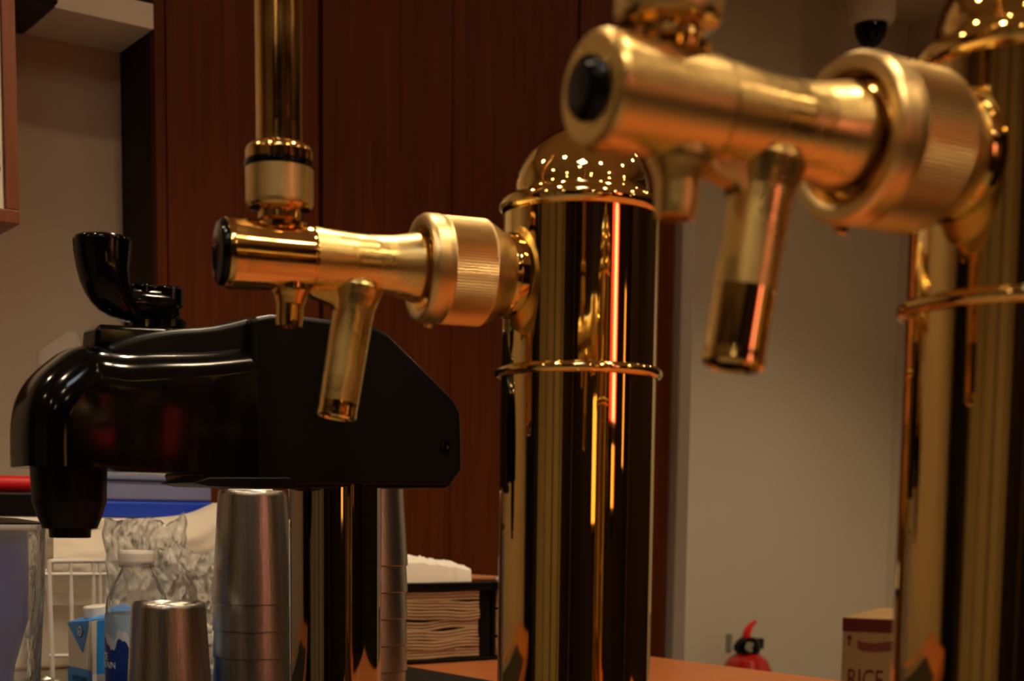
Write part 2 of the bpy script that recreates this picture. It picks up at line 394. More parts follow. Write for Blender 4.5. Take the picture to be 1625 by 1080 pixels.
t = obj('added_dark_refrigerator', bx(-.35, .35, -.3, .3, 0, 1.95), M['black_m'], bevel=.01, loc=W(-2.2, 1.45, .0005), rotz=ANG)  # added out of view as a dark shape for the columns to mirror
tag(t, 'added black refrigerator out of view, a dark shape for column reflections', 'refrigerator')
t = obj('added_dark_cupboard', bx(-.25, .25, -1.5, 1.5, 0, 2.2), M['wood_dark'], bevel=.005, loc=W(2.92, -.3, .0005), rotz=ANG)  # added out of view so the columns' right edges mirror something dark
tag(t, 'added dark cupboard out of view, darkens the column reflections', 'cupboard')
t = thing('ceiling_panel_light', 'square cool white ceiling light panel above the bar', 'ceiling light', W(-.25, -.35, H-.001), ANG)
obj('frame', bx(-.17, .17, -.17, .17, -.012, 0), M['white_p'], t)
obj('lens', bx(-.15, .15, -.15, .15, -.014, -.0121), M['lamp_c'], t)

# ------------------------------------------------------------------ beer towers
def column_parts(t, R, zf, zring, mcol, dome=True, k=1.0):
    obj('base_flange', lathe(NB(), [(0, 0), (R*1.5, 0), (R*1.5, .006), (R*1.42, .010), (R*1.12, .014), (R*1.02, .020), (R*.9, .0205), (0, .0205)], segs=96), mcol, t, sharp=50)
    obj('column', lathe(NB(), [(R, .0206), (R, zf-.003)], segs=128, cap=False), mcol, t, sharp=50)
    if zring:
        obj('ring', torus(NB(), R+.0008, .0027*k, zring, n=128), mcol, t, sharp=80)
    if dome:
        pr = [(0, zf-.003), (R*1.0, zf-.003), (R*1.045, zf-.001), (R*1.06, zf+.0015), (R*1.03, zf+.004), (R*.95, zf+.0046), (R*.90, zf+.0056), (R*.875, zf+.0070)]
        rd, hd = R*.865, .0335
        pr += [(rd*math.cos(a), zf+.0078+hd*math.sin(a)) for a in [PI/2*i/20 for i in range(20)]] + [(0, zf+.0078+hd)]
        obj('dome', lathe(NB(), pr, segs=128), mcol, t, sharp=50)
        zt = zf+.0078+hd-.001
        obj('finial', lathe(NB(), [(.004, zt-.001), (.0055, zt+.001), (.004, zt+.003), (.003, zt+.005)] + [(.0065*math.cos(a)+.0005, zt+.0105+.0065*math.sin(a)) for a in [-1.1+2.6*i/12 for i in range(13)]] + [(0, zt+.0172)], segs=32), mcol, t, sharp=60)

def tap(t, zt, black_r, matA, matB, ts=.050):
    X = lambda x: frame(Vector((x, 0, zt)), (1, 0, 0))
    F0 = X(0)
    fix = obj('tap_body', lathe(NB(), [(.0085, .083), (.0150, .0845), (.0166, .0865), (.0166, .089), (.0155, .094), (.0142, .101), (.0136, .110), (.0138, .120), (.0145, .132), (.0150, .140)], F0, 64), matA, t, sharp=40)
    obj('tap_front', lathe(NB(), [(.0150, .1401), (.0155, .1415), (.0157, .160), (.0162, .174), (.0165, .179), (.0158, .1812), (.0145, .182), (0, .182)], F0, 64), matB, fix, sharp=40)
    obj('end_cap', lathe(NB(), [(black_r, .1815), (black_r, .1832), (black_r*.9, .1848), (black_r*.6, .1858), (0, .1862)], F0, 48), M['black'], fix, sharp=60)
    # coupling nut, knurled
    kn = lambda k, z: .00028*(1 if k % 2 else -1) if .054 < z < .0765 else 0
    obj('coupling_nut', lathe(NB(), [(.0165, .042), (.0195, .0425), (.0215, .0465), (.0238, .0505), (.0252, .0535), (.0256, .0545), (.0256, .076), (.0258, .0772), (.0262, .079), (.0262, .0845), (.0250, .0868), (.0225, .0870), (.0205, .0862), (.0195, .083), (.0185, .078)], F0, 240, kn, cap=False), M['brush'], fix, sharp=50)
    obj('inner_collar', lathe(NB(), [(.0188, .074), (.0185, .0805), (.0172, .0815), (.0140, .0822)], F0, 64, cap=False), M['brass'], fix, sharp=50)
    obj('set_screw', lathe(NB(), [(0, 0), (.0026, 0), (.0026, .0022), (.0018, .003), (0, .0032)], frame(Vector((.079, -.0215*.35, zt-.0245)), (0, -.35, -1)), 16), M['brass'], fix)
    obj('shank', lathe(NB(), [(.0205, .036), (.0212, .0405), (.0205, .0425), (.0172, .0435), (.0168, .046), (.0168, .0545)], F0, 64, cap=False), M['gold'], fix, sharp=40)
    # spout
    d = Vector((.17, 0, -1)).normalized(); o0 = Vector((.1165, 0, zt-.004))
    obj('spout', lathe(NB(), [(.0086, 0), (.0125, .008), (.0112, .0125), (.0101, .017), (.0098, .022), (.0096, ts)], frame(o0, d), 48, cap=False), matA, fix, sharp=50)
    obj('spout_tip', lathe(NB(), [(.0096, ts+.0001), (.0095, .0665), (.0097, .068), (.0097, .070), (.0084, .071), (.0078, .070), (.0076, .060), (0, .059)], frame(o0, d), 48), M['gold'], fix, sharp=40)
    # web between stub and spout
    wb = prism(NB(), [(.147, zt-.010), (.118, zt-.010), (.1225, zt-.030), (.1235, zt-.031), (.131, zt-.0205), (.141, zt-.0175)], -.0045, .0045)
    obj('web', wb, matA, fix, bevel=.0025)
    d2 = Vector((.05, 0, -1)).normalized(); o1 = Vector((.150, 0, zt-.006))
    obj('vent_stub', lathe(NB(), [(.0095, 0), (.0098, .009), (.0080, .012), (.0066, .016), (.0064, .0235), (.0060, .026), (.0045, .0262), (.0042, .022), (0, .022)], frame(o1, d2), 40), matB, fix, sharp=40)
    # handle
    xh = .1555
    hm = frame(Vector((xh, 0, zt)), (0, 0, 1))
    obj('handle_neck', lathe(NB(), [(.0088, .0100), (.0125, .0132), (.0128, .0150), (.0100, .0170), (.0098, .0205), (.0146, .0215), (.0154, .023)], hm, 48, cap=False), M['brass'], fix, sharp=30)
    obj('handle_collar', lathe(NB(), [(.0154, .0231), (.0157, .0245), (.0157, .0398), (.0150, .0402)], hm, 64, cap=False), M['brush'], fix, sharp=40)
    obj('seal_ring', lathe(NB(), [(.0150, .0402), (.0161, .0405), (.0163, .0415), (.0161, .0427), (.0150, .0430)], hm, 64, cap=False), M['black'], fix, sharp=50)
    obj('collar_cap', lathe(NB(), [(.0150, .0430), (.0157, .0432), (.0157, .0475), (.0150, .0495), (.0135, .0505), (.0112, .0508)], hm, 64, cap=False), M['brass'], fix, sharp=40)
    obj('handle', lathe(NB(), [(.0108, .0500), (.0106, .06), (.0112, .14), (.0125, .20), (.0125, .215), (.010, .225), (0, .228)], hm, 64), M['brass'], fix, sharp=40)

def tower(px, py, D, capx, H_, label, blackr, matA, matB, Dcap, ts):
    p = P(px, py, D)
    if D < .6: p.x = .177
    q = P(capx[0], capx[1], Dcap)
    rz = math.atan2(q.y-p.y, q.x-p.x)
    t = thing('beer_tower', label, 'beer tap', (p.x, p.y, CT+.0003), rz, 'gold beer tap towers')
    column_parts(t, .040, .343, .188+.0738, M['gold'])
    tap(t, .188+H_, blackr, matA, matB, ts)
    return t
t = tower(920, 447, .744, (352, 400), .1205, 'middle gold beer tower with domed top and horizontal tap', .0152, M['satin'], M['brass'], .674, .063)
t.location.z = CT+.0003
t = tower(1602, 277, .506, (955, 145), .1200, 'nearest gold beer tower at the right edge, largest in view', .0092, M['satin'], M['satin'], .416, .047)

# ------------------------------------------------------------------ third tower with black dispenser head
hp = P(532, 900, .923); hu, hv, _ = UV(hp); WH = .045     # half width
t = thing('dispenser_tower', 'black dispenser head with lever on a polished metal column', 'beer tap', W(hu, hv, MT), ANG)
WH = .030
def L(x, y, dv=-WH): u, v, z = onv(x, y, hv+dv); return (u-hu, z-MT)
zc = L(532, 772, 0)[1]
obj('base_flange', lathe(NB(), [(0, 0), (.043, 0), (.043, .006), (.036, .010), (.032, .014), (0, .0145)], segs=96), M['chrome'], t)
obj('column', lathe(NB(), [(.0297, .0146), (.0297, zc+.02)], segs=128, cap=False), M['chrome'], t, sharp=60)
front = smooth_path([(1, 742), (0, 700), (3, 655), (17, 618), (44, 587), (82, 562), (128, 550), (185, 549), (250, 546), (330, 545), (408, 538)], 3)
f2 = [L(x, y, WH*max(-1, 1-2*max(0, x-60)/150)) for x, y in front] + [L(408, 768), L(330, 768), L(325, 752), L(175, 747), L(120, 743, 0)]
nf = len(front)
def inset(q):
    out = []
    for k, p_ in enumerate(f2):
        if k < nf:
            a_ = Vector(f2[max(k-1, 0)]); b_ = Vector(f2[min(k+1, nf-1)]); t_ = (b_-a_).normalized(); n_ = Vector((t_.y, -t_.x))
            out.append((p_[0]+n_.x*q*(1 if k < nf-1 else 0), p_[1]+n_.y*q))
        elif k >= len(f2)-2: out.append((p_[0]+q, p_[1]))
        else: out.append(p_)
    return out
hb2 = NB(); RC = .022; vsec = []
for k in range(9): a_ = PI/2*k/8; vsec.append((-WH-.001+RC*(1-math.sin(a_)), RC*(1-math.cos(a_))))
vsec = vsec[::-1]; vsec += [(WH-RC*(1-math.sin(PI/2*k/8)), RC*(1-math.cos(PI/2*k/8))) for k in range(9)]
vsec.sort(key=lambda e: e[0])
nn = RC
vsec = [(vv, max(0, RC-math.sqrt(max(0, RC*RC-max(0, abs(vv+.0005)-(WH+.0005-RC))**2)))) for vv, _ in vsec]
vsec = [(vv, min(q, .020)) for vv, q in vsec]
rg = [[hb2.verts.new((x, vv, z)) for x, z in inset(q)] for vv, q in vsec]
for a_, b_ in zip(rg, rg[1:]):
    for k in range(len(f2)):
        if a_[k] is not b_[k]: hb2.faces.new((a_[k], a_[(k+1) % len(f2)], b_[(k+1) % len(f2)], b_[k]))
hb2.faces.new(rg[0]); hb2.faces.new(rg[-1])
bmesh.ops.remove_doubles(hb2, verts=hb2.verts[:], dist=.00002)
hd = obj('front_cover', hb2, M['black'], t, sharp=50)
# crown swelling over the cover
cp = [L(x, y, -.02) for x, y in smooth_path([(170, 548), (215, 532), (270, 522), (340, 516), (408, 500)], 3)] + [L(408, 600, -.02), L(180, 600, -.02)]
obj('top_shell', prism(NB(), cp, -.022, .022), M['black_m'], t, bevel=.012, bseg=5, sharp=60)
rear = [(400, 502), (430, 497), (480, 500), (520, 505), (590, 513), (618, 528), (660, 570), (722, 633), (733, 655), (735, 700), (735, 748), (716, 774), (400, 774)]
rb = obj('rear_body', prism(NB(), [L(x, y) for x, y in rear], -WH, WH+.002), M['black_m'], t, bevel=.004, bseg=3)
obj('screw_recess', lathe(NB(), [(0, 0), (.0035, 0), (.0035, .0012), (.002, .0014), (0, .0008)], frame(Vector((L(706, 708)[0], -WH-.0002, L(706, 708)[1])), (0, -1, 0)), 20), M['black'], rb)
sk = [L(x, y, -.03) for x, y in ((305, 765), (330, 757), (460, 757), (470, 775), (330, 771))]
obj('drip_plate', prism(NB(), sk, -.032, .02), M['black_m'], t, bevel=.001)
nz = [(50, 742), (170, 742), (168, 796), (160, 820), (150, 832), (145, 838), (142, 852), (82, 852), (79, 838), (68, 834), (62, 818), (53, 790)]
nrows = [(838, 65, 155), (818, 60, 163), (795, 52, 169), (740, 50, 171)]
nl = L(110, 790, 0)[0]; npf = []
for y, xa, xb in [(853, 82, 142), (852, 80, 145), (839, 79, 146), (838, 66, 152), (818, 60, 162), (795, 52, 169), (735, 50, 171)]:
    npf.append(((xb-xa)/2*.80/F, L(110, y, 0)[1]))
obj('nozzle', lathe(NB(), [(0, npf[0][1])]+npf+[(0, npf[-1][1])], Matrix.Translation((nl, 0, 0)), 48), M['black_m'], t, sharp=30)
# lever
lb = [L(x, y, .012 if x < 200 else -.012) for x, y in ((128, 556), (130, 524), (140, 520), (205, 516), (290, 520), (296, 548))]
obj('lever_base', prism(NB(), lb, -.012, .012), M['black'], t, bevel=.003)
s = .86/F
kb = NB(); ks = [(374.5, 128, 198, .8), (376, 121, 205, .93), (379, 118, 208, 1), (384, 117.5, 208.5, 1), (400, 119, 207, 1), (425, 123, 204, .97), (448, 129, 206, .9), (466, 136, 212, .8), (482, 146, 220, .7), (494, 158, 226, .6), (503, 174, 226, .5), (509, 192, 224, .4)]
rings = []
for y, xa, xb, dq in ks:
    pa, pb_ = L(xa, y, 0), L(xb, y, 0)
    cx_, rx = (pa[0]+pb_[0])/2, (pb_[0]-pa[0])/2; zz_ = (pa[1]+pb_[1])/2
    rings.append([kb.verts.new((cx_+rx*math.cos(2*PI*k/40), .0165*dq*math.sin(2*PI*k/40), zz_)) for k in range(40)])
for a_, b_ in zip(rings, rings[1:]):
    for k in range(40): kb.faces.new((a_[k], b_[k], b_[(k+1) % 40], a_[(k+1) % 40]))
kb.faces.new(rings[0]); kb.faces.new(rings[-1])
lev = obj('lever', kb, M['black'], t, sharp=50)
obj('lever_arm', tube(NB(), [Vector((L(x, y, 0)[0], 0, L(x, y, 0)[1])) for x, y in ((190, 478), (215, 481), (250, 484), (270, 485))], [20*s, 24*s, 24*s, 23*s], 32, sub=3), M['black'], lev, sharp=50)
for (x, r, y0, y1) in ((228, 17, 452, 520), (268, 22, 456, 520)):
    q = L(x, y1, 0); q2 = L(x, y0, 0); h = q2[1]-q[1]
    obj('pivot', lathe(NB(), [(0, 0), (r*s*1.2, 0), (r*s*1.2, .004), (r*s*.8, .006), (r*s*.8, .011), (r*s, .0125), (r*s, h-.001), (r*s*.9, h), (0, h)], Matrix.Translation((q[0], 0, q[1])), 32), M['black'], lev, sharp=40)

# ------------------------------------------------------------------ steel cups
CUPH, RT, RB = .1065, .0326, .0388
def cup_bm(h=CUPH):
    return lathe(NB(), [(0, h-.0035), (RT*.86, h-.0035), (RT*.90, h-.0008), (RT*.94, h), (RT*.975, h-.0012), (RT, h-.005), (RB, .0006), (RB-.0003, 0), (RB-.0005, 0), (RB-.0008, .0006), (RT-.0008, h-.007), (0, h-.008)], segs=64)
cup0 = None
def cup(x, y, z, label, group, h=CUPH):
    global cup0
    if h != CUPH or cup0 is None:
        o = obj('steel_cup', cup_bm(h), M['steel'], sharp=50)
        if h == CUPH: cup0 = o
    else:
        o = cup0.copy(); C.objects.link(o)
    o.location = (x, y, z); tag(o, label, 'cup', group); return o
NM = ['topmost', 'second from the top', 'third from the top', 'fourth from the top', 'fifth from the top', 'lowest']
p = P(402, 900, 1.35); STEP = .0253
for k in range(5):
    cup(p.x, p.y, MT+STEP*(4-k), 'upturned steel cup, %s of the stack left of the column' % (NM[k] if k < 4 else 'lowest'), 'steel cups stacked left of the column')
p = P(583, 900, 1.37)
for k in range(5):
    cup(p.x, p.y, MT+.0115+STEP*(5-k), 'upturned steel cup, %s of the stack behind the column' % NM[k], 'steel cups stacked behind the column')
cup(p.x, p.y, MT, 'taller upturned steel cup, lowest of the stack behind the column', 'steel cups stacked behind the column', CUPH+.0115)
p = P(268, 1000, 1.27)
cup(p.x, p.y, MT, 'single upturned steel cup standing in front of the bottle', 'steel cups standing alone')
p = P(402, 900, 1.35)
pk = obj('paper_cone', lathe(NB(), [(.021, 0), (.0175, .0035), (.009, .0068), (.0065, .0085), (.0062, .0125), (0, .013)], segs=32), M['paper'], loc=(p.x-.002, p.y, MT+STEP*4+CUPH+.0002))
tag(pk, 'small white pointed lid lying on the tallest steel cup stack', 'lid')

# ------------------------------------------------------------------ napkin caddies
c0 = P(640, 1062, 1.80); u0, v0 = UV(c0)[0]-.012, UV(c0)[1]
def caddy(u0, wd, label, glab, n):
    t = thing('napkin_caddy', label, 'caddy', W(u0, v0, CT+.0003), ANG, 'black napkin caddies')
    h = .104
    obj('base_plate', bx(0, wd, 0, .15, 0, .005), M['black_m'], t, bevel=.0015)
    obj('lid', bx(0, wd, -.002, .15, h-.010, h), M['black_m'], t, bevel=.0015)
    obj('side_panel', bx(wd-.017, wd-.001, .004, .146, .0051, h-.0101), M['black_m'], t, bevel=.001)
    obj('side_panel', bx(.001, .006, .004, .146, .0051, h-.0101), M['black_m'], t, bevel=.001)
    obj('back_panel', bx(.0061, wd-.0171, .140, .146, .0051, h-.0101), M['black_m'], t)
    z = .0062; bh = (h-.0101-.0070)/n
    for k in range(n):
        bm = NB(); nx = 24; sd = random.random()*50; x0, x1 = .0075, wd-.0185-random.random()*.004
        layers = 3; setb = random.random()*.003
        for l in range(layers):
            yo = .0005+setb+random.random()*.0012; za = k*bh+bh*l/layers; zb = k*bh+bh*(l+.80)/layers
            vs = []
            for i in range(nx+1):
                f = i/nx; wv = .0016*math.sin(f*5+sd)+.0008*math.sin(f*11+sd*2)
                wv *= min(1, 4*(k+.5)/n, 4*(1-(k+.5)/n))
                x = x0+(x1-x0)*f; fr = yo+.0008*fbm(f*6+sd, l, 0)
                vs.append([bm.verts.new((x, a, b+wv)) for a, b in ((fr+.0008, za), (fr, (za+zb)/2), (fr+.0008, zb), (.13, zb), (.13, za))])
            for i in range(nx):
                for j in range(5): bm.faces.new((vs[i][j], vs[i+1][j], vs[i+1][(j+1) % 5], vs[i][(j+1) % 5]))
            bm.faces.new(vs[0]); bm.faces.new(vs[-1])
        o = obj('napkin_bundle', bm, M['napkin'], loc=W(u0, v0, CT+.0003+z), rotz=ANG, sharp=60)
        tag(o, glab % (['lowest', 'second from the bottom', 'third from the bottom', 'middle', 'third from the top', 'second from the top', 'topmost'][k]), 'napkins', 'brown napkin bundles in the caddies')
    return h
wd1 = onv(781, 1040, v0)[0]-u0
hh = caddy(u0, wd1, 'black napkin caddy beside the steel cups, tissues on its lid', 'brown folded napkin bundle, %s in the left black caddy', 7)
caddy(u0+wd1+.002, .13, 'black napkin caddy half hidden behind the middle gold column', 'brown folded napkin bundle, %s in the caddy behind the gold column', 7)
ZL = CT+hh+.0006
# tissues and board on the lid
def tissue(prof, d0, d1, z, label, sd, u, amp=.0035):
    n = len(prof)-1
    def h(f):
        i = min(int(f*n), n-1); t_ = f*n-i; return prof[i]*(1-t_)+prof[i+1]*t_
    bm = NB(); nx, ny = 40, 24; top = []; bot = []
    wdt = u[1]-u[0]
    for i in range(nx+1):
        f = i/nx; a = []; b = []
        for j in range(ny+1):
            g = j/ny; edge = math.sin(PI*min(max(g, .0), 1))**.25 if 0 < g < 1 else 0
            zz = h(f)*(.12+.88*edge)*(1-.25*g)+1.6*amp*abs(fbm(f*7+sd, g*6, sd))*edge + amp*.6*fbm(f*16+sd, g*13, sd)*edge
            x = u[0]+wdt*f+.004*fbm(g*3+sd, f, 1); y = d0+(d1-d0)*g+.004*fbm(f*4, sd, g)
            a.append(bm.verts.new((x, y, max(zz, .0012)))); b.append(bm.verts.new((x, y, 0)))
        top.append(a); bot.append(b)
    for i in range(nx):
        for j in range(ny):
            bm.faces.new((top[i][j], top[i+1][j], top[i+1][j+1], top[i][j+1])); bm.faces.new((bot[i][j], bot[i][j+1], bot[i+1][j+1], bot[i+1][j]))
    for i in range(nx):
        for j in (0, ny): bm.faces.new((top[i][j], top[i+1][j], bot[i+1][j], bot[i][j]))
    for j in range(ny):
        for i in (0, nx): bm.faces.new((top[i][j], top[i][j+1], bot[i][j+1], bot[i][j]))
    o = obj('crumpled_tissue', bm, M['paper'], loc=W(u0, v0, z), rotz=ANG, sharp=25)
    tag(o, label, 'tissue', 'white tissues on the napkin caddies')
tissue([.036, .038, .037, .034, .031, .029, .027, .021], .004, .075, ZL, 'large crumpled white tissue on the napkin caddy lid', 3.1, (.006, .118))
t = obj('wooden_board', bx(.085, .172, .030, .135, 0, .004), mat('light_board_wood', (.42, .16, .045), .6, var=.15, stretch=(2, 10, 2)), loc=W(u0, v0, ZL), rotz=ANG, bevel=.001)
t.location = W(u0+.03, v0+.01, ZL)
t.location.z += 0.0
tag(t, 'thin orange wooden board lying on the napkin caddies behind the tissue', 'board')
tissue([.015, .016, .013, .008, .003], .08, .125, ZL+.0046, 'small folded white tissue lying on the wooden board', 9.4, (.119, .165), .002)
tissue([.004, .010, .014, .012], .005, .035, ZL, 'white tissue scrap beside the middle gold column', 5.5, (.178, .21), .002)

# ------------------------------------------------------------------ back left: storage, bags, rack, drinks
q0 = onv(-120, 815, 1.70); q1 = onv(352, 815, 1.70)
t = thing('storage_box', 'large off-white storage box behind the wire rack and bags', 'box', W(q0[0], 1.70, CT+.0003), ANG)
wq = q1[0]-q0[0]; hq = onv(200, 822, 1.70)[2]-CT
obj('body', bx(0, wq, 0, .18, 0, hq-.016), M['sack'], t, bevel=.006)
obj('lid', bx(-.003, wq+.003, -.004, .184, hq-.0158, hq), M['white_p'], t, bevel=.004)
zq = CT+.0003+hq+.0003
ub = onv(150, 790, 1.715)[0]; ue = onv(340, 790, 1.715)[0]; zt = onv(200, 757, 1.715)[2]
t = thing('plastic_tub', 'clear bluish plastic tub with deep blue base on the storage box', 'tub', W(ub, 1.715, zq), ANG)
hb_ = zt-zq
obj('base', bx(0, ue-ub, 0, .14, 0, hb_*.42), M['blue_d'], t, bevel=.004)
obj('body', bx(.002, ue-ub-.002, .002, .138, hb_*.42+.0002, hb_*.94), M['tub'], t, bevel=.004)
obj('lid', bx(-.002, ue-ub+.002, -.002, .142, hb_*.94+.0002, hb_+.004), mat('pale_blue_lid', (.20, .25, .42), .4), t, bevel=.002)
tt = onv(310, 748, 1.86)
t = obj('beige_tray', bx(ub+.005, ue+.01, 0, .035, 0, onv(250, 745, 1.865)[2]-zq), M['sack'], bevel=.002, loc=(0, 0, 0), rotz=ANG)
t.location = A*1.864+Vector((0, 0, zq)); tag(t, 'beige tray standing on edge behind the blue plastic tub', 'tray')
# black tray and red tube at left edge
ta = onv(-90, 800, 1.70)[0]; tb_ = onv(72, 800, 1.70)[0]; th = onv(30, 781, 1.70)[2]-zq
t = obj('black_tray', bx(0, tb_-ta, 0, .12, 0, th), M['black_m'], bevel=.003, loc=W(ta, 1.70, zq), rotz=ANG)
tag(t, 'flat black tray on the storage box at the left edge', 'tray')
r1 = onv(0, 768, 1.73); r2 = onv(54, 768, 1.73); rr = .0098
t = thing('red_tube', 'bright red plastic tube lying on the black tray', 'tube', W(r1[0], 1.73, zq+th+.0102), ANG)
obj('tube', lathe(NB(), [(rr*.6, -.005), (rr*.95, -.0052), (rr, -.004), (rr, .075), (rr*.95, .076), (rr*.6, .0755), (rr*.6, -.005)], frame(Vector((-.01, 0, 0)), (1, -.25, 0)), 32, cap=False), M['red_b'], t, sharp=50)
obj('plug', lathe(NB(), [(0, 0), (rr*.6, 0), (rr*.6, .06), (0, .06)], frame(Vector((-.01, 0, 0)), (1, -.25, 0)), 20), M['black_m'], t)
# clear container rising behind the head
vcc = 1.74; cpts = [onv(x, y, vcc) for x, y in ((62, 556), (84, 541), (112, 522), (128, 525), (134, 545), (136, 600))]
zcb = zq+th+.0005
cpp = [(q[0]-cpts[0][0], q[2]-zcb) for q in cpts]; cpp = [(.003, 0)]+cpp[:-1]+[(cpp[-1][0], 0)]
t = obj('clear_container', prism(NB(), cpp, 0, .012), M['pet'], loc=W(cpts[0][0], vcc, zcb), rotz=ANG, bevel=.002)
tag(t, 'clear plastic container rising behind the black dispenser head', 'container')

# white cloth sack draped (in front of box)
def drape(a, b):
    # a across, b down
    xl, xr = 85, 352; x = xl+(xr-xl)*a
    ytop = 838-43*max(0, (a-.42)/.58)**1.2+6*math.sin(a*9)
    y = ytop+b*(960-ytop)
    fold = 4*math.sin(a*4+b*3)+5*fbm(a*3+2, b*3, 1)
    v = 1.665-.035*math.sin(PI*min(1, b*1.2))**.8-.006*fbm(a*2, b*3, 2)-.003*max(0, math.sin((a*.9+b*1.6)*7))**3
    u_, v_, z_ = onv(x, y+fold*.3*b, v)
    return Vector((u_, v_, z_))
def solid_drape():
    nx, ny = 60, 40; bm = NB(); g = [[bm.verts.new(drape(i/nx, j/ny)) for j in range(ny+1)] for i in range(nx+1)]
    h = [[bm.verts.new(Vector((g[i][j].co.x, 1.692, g[i][j].co.z))) for j in range(ny+1)] for i in range(nx+1)]
    for i in range(nx):
        for j in range(ny):
            bm.faces.new((g[i][j], g[i+1][j], g[i+1][j+1], g[i][j+1])); bm.faces.new((h[i][j], h[i][j+1], h[i+1][j+1], h[i+1][j]))
    for i in range(nx):
        for j in (0, ny): bm.faces.new((g[i][j], g[i+1][j], h[i+1][j], h[i][j]))
    for j in range(ny):
        for i in (0, nx): bm.faces.new((g[i][j], g[i][j+1], h[i][j+1], h[i][j]))
    return bm
t = obj('cloth_sack', solid_drape(), M['sack'], sharp=60, rotz=ANG)
tag(t, 'white cloth sack sagging in front of the blue tub', 'sack')

# wire rack
t = thing('wire_rack', 'white coated wire rack standing left of the clear bottle', 'rack', W(0, 0, CT+.0003), ANG)
vr = 1.53; wr = .0026
def wp(x, y, v=vr): u, v_, z = onv(x, y, v); return Vector((u, v_, z-CT-.0003))
zb_ = .003
def wire(pp, nm='wire', r=wr): obj(nm, tube(NB(), pp, r, 10, sub=3 if len(pp) > 2 else 1), M['white_p'], t)
e = wp(80, 891); wire([Vector((e.x, e.y, zb_+.0015)), wp(78, 905), wp(82, 892), wp(92, 890), wp(190, 890)], 'front_wire')
e = wp(212, 890); wire([wp(190, 890), wp(208, 891), wp(212, 905), Vector((e.x, e.y, zb_+.0015))], 'front_wire')
wire([wp(68, 911), wp(215, 911)], 'cross_wire', .0022)
for x in (112, 148, 158, 186):
    e = wp(x, 895); wire([wp(x, 892), Vector((e.x, e.y, zb_+.0015))], 'upright_wire', .0022)
wire([wp(78, 1040), wp(214, 1040)], 'cross_wire', .0022)
for x in (80, 212):
    e = wp(x, 911); f_ = e+Vector((0, .08, 0)); wire([e, f_, Vector((f_.x, f_.y, zb_))], 'side_wire', .0022)

# crinkled clear bags
def bag(x0, x1, y0, y1, v, th_, label, sd, top):
    nx, ny = 90, 70; bm = NB()
    u0_, u1_ = onv(x0, y0, v)[0], onv(x1, y0, v)[0]; z1 = onv((x0+x1)/2, y0, v)[2]-MT
    def f(a, b, sgn):
        ed = min(a, 1-a, 1-b)*6; ed = min(1, max(0, ed))**.5
        r1 = abs(fbm(a*3+sd, b*3, sgn, 4)); r2 = abs(fbm(a*8+sd, b*8, sgn*2+1, 3))
        y_ = sgn*th_*ed*(.75-.9*r1)-.004*r2*sgn
        z_ = z1*b*(1+top*fbm(a*2.2+sd, 0, 5, 4)) if b > 0 else 0
        return Vector((u0_+(u1_-u0_)*a+.006*fbm(b*4, a*2, sd), v+y_, z_))
    fr = [[bm.verts.new(f(i/nx, j/ny, -1)) for j in range(ny+1)] for i in range(nx+1)]
    bk = [[bm.verts.new(f(i/nx, j/ny, 1)) for j in range(ny+1)] for i in range(nx+1)]
    for g in (fr, bk):
        for i in range(nx):
            for j in range(ny): bm.faces.new((g[i][j], g[i+1][j], g[i+1][j+1], g[i][j+1]))
    bmesh.ops.remove_doubles(bm, verts=bm.verts[:], dist=.0002)
    o = obj('plastic_bag', bm, M['film'], loc=(0, 0, MT), rotz=ANG, sharp=14)
    return tag(o, label, 'bag', 'clear crinkled plastic bags')
bag(166, 292, 822, 1080, 1.488, .016, 'taller clear plastic bag bunched up behind the bottle cap', 11., .07)
bag(250, 352, 868, 1080, 1.440, .016, 'clear crinkled plastic bag of packets behind the steel cups', 4., .07)
# packets inside bag
for k, (x, z, r) in enumerate(((290, .045, .2), (318, .052, -.3), (305, .028, .1), (325, .010, 0))):
    q_ = onv(x, 950, 1.440); p = W(q_[0], 1.440, 0)
    o = obj('paper_packet', blob(.013, .006, .008, 3, .12, 2, k*3.), M['sack'], loc=(p.x, p.y, MT+.004+z), rotz=ANG+r)
    tag(o, 'small white paper packet inside the clear plastic bag, %s' % ('upper left', 'upper right', 'middle', 'lowest')[k], 'packet', 'paper packets in the clear bag')

# milk carton
CPD = 1.43; cp_ = P(146, 1050, CPD)
t = thing('milk_carton', 'blue and white milk carton with white screw cap', 'carton', (cp_.x, cp_.y, MT), math.radians(39.8))
zt_ = lambda x, y: [P(x, y, CPD).z-MT]
S_ = .060; z00, z01, z10, z11 = zt_(150, 985)[0], zt_(108, 993)[0]*1.0, zt_(150, 973)[0], zt_(150, 966)[0]
cb = NB()
bt = [cb.verts.new(v) for v in ((0, 0, 0), (S_, 0, 0), (S_, S_, 0), (0, S_, 0))]; tp = [cb.verts.new(v) for v in ((0, 0, z00), (S_, 0, z10), (S_, S_, z11), (0, S_, z01))]
cb.faces.new(bt); cb.faces.new(tp)
for i in range(4): cb.faces.new((bt[i], bt[(i+1) % 4], tp[(i+1) % 4], tp[i]))
body = obj('body', cb, mat('white_carton', (.66, .60, .52), .5), t, bevel=.0012)
e_ = .0006
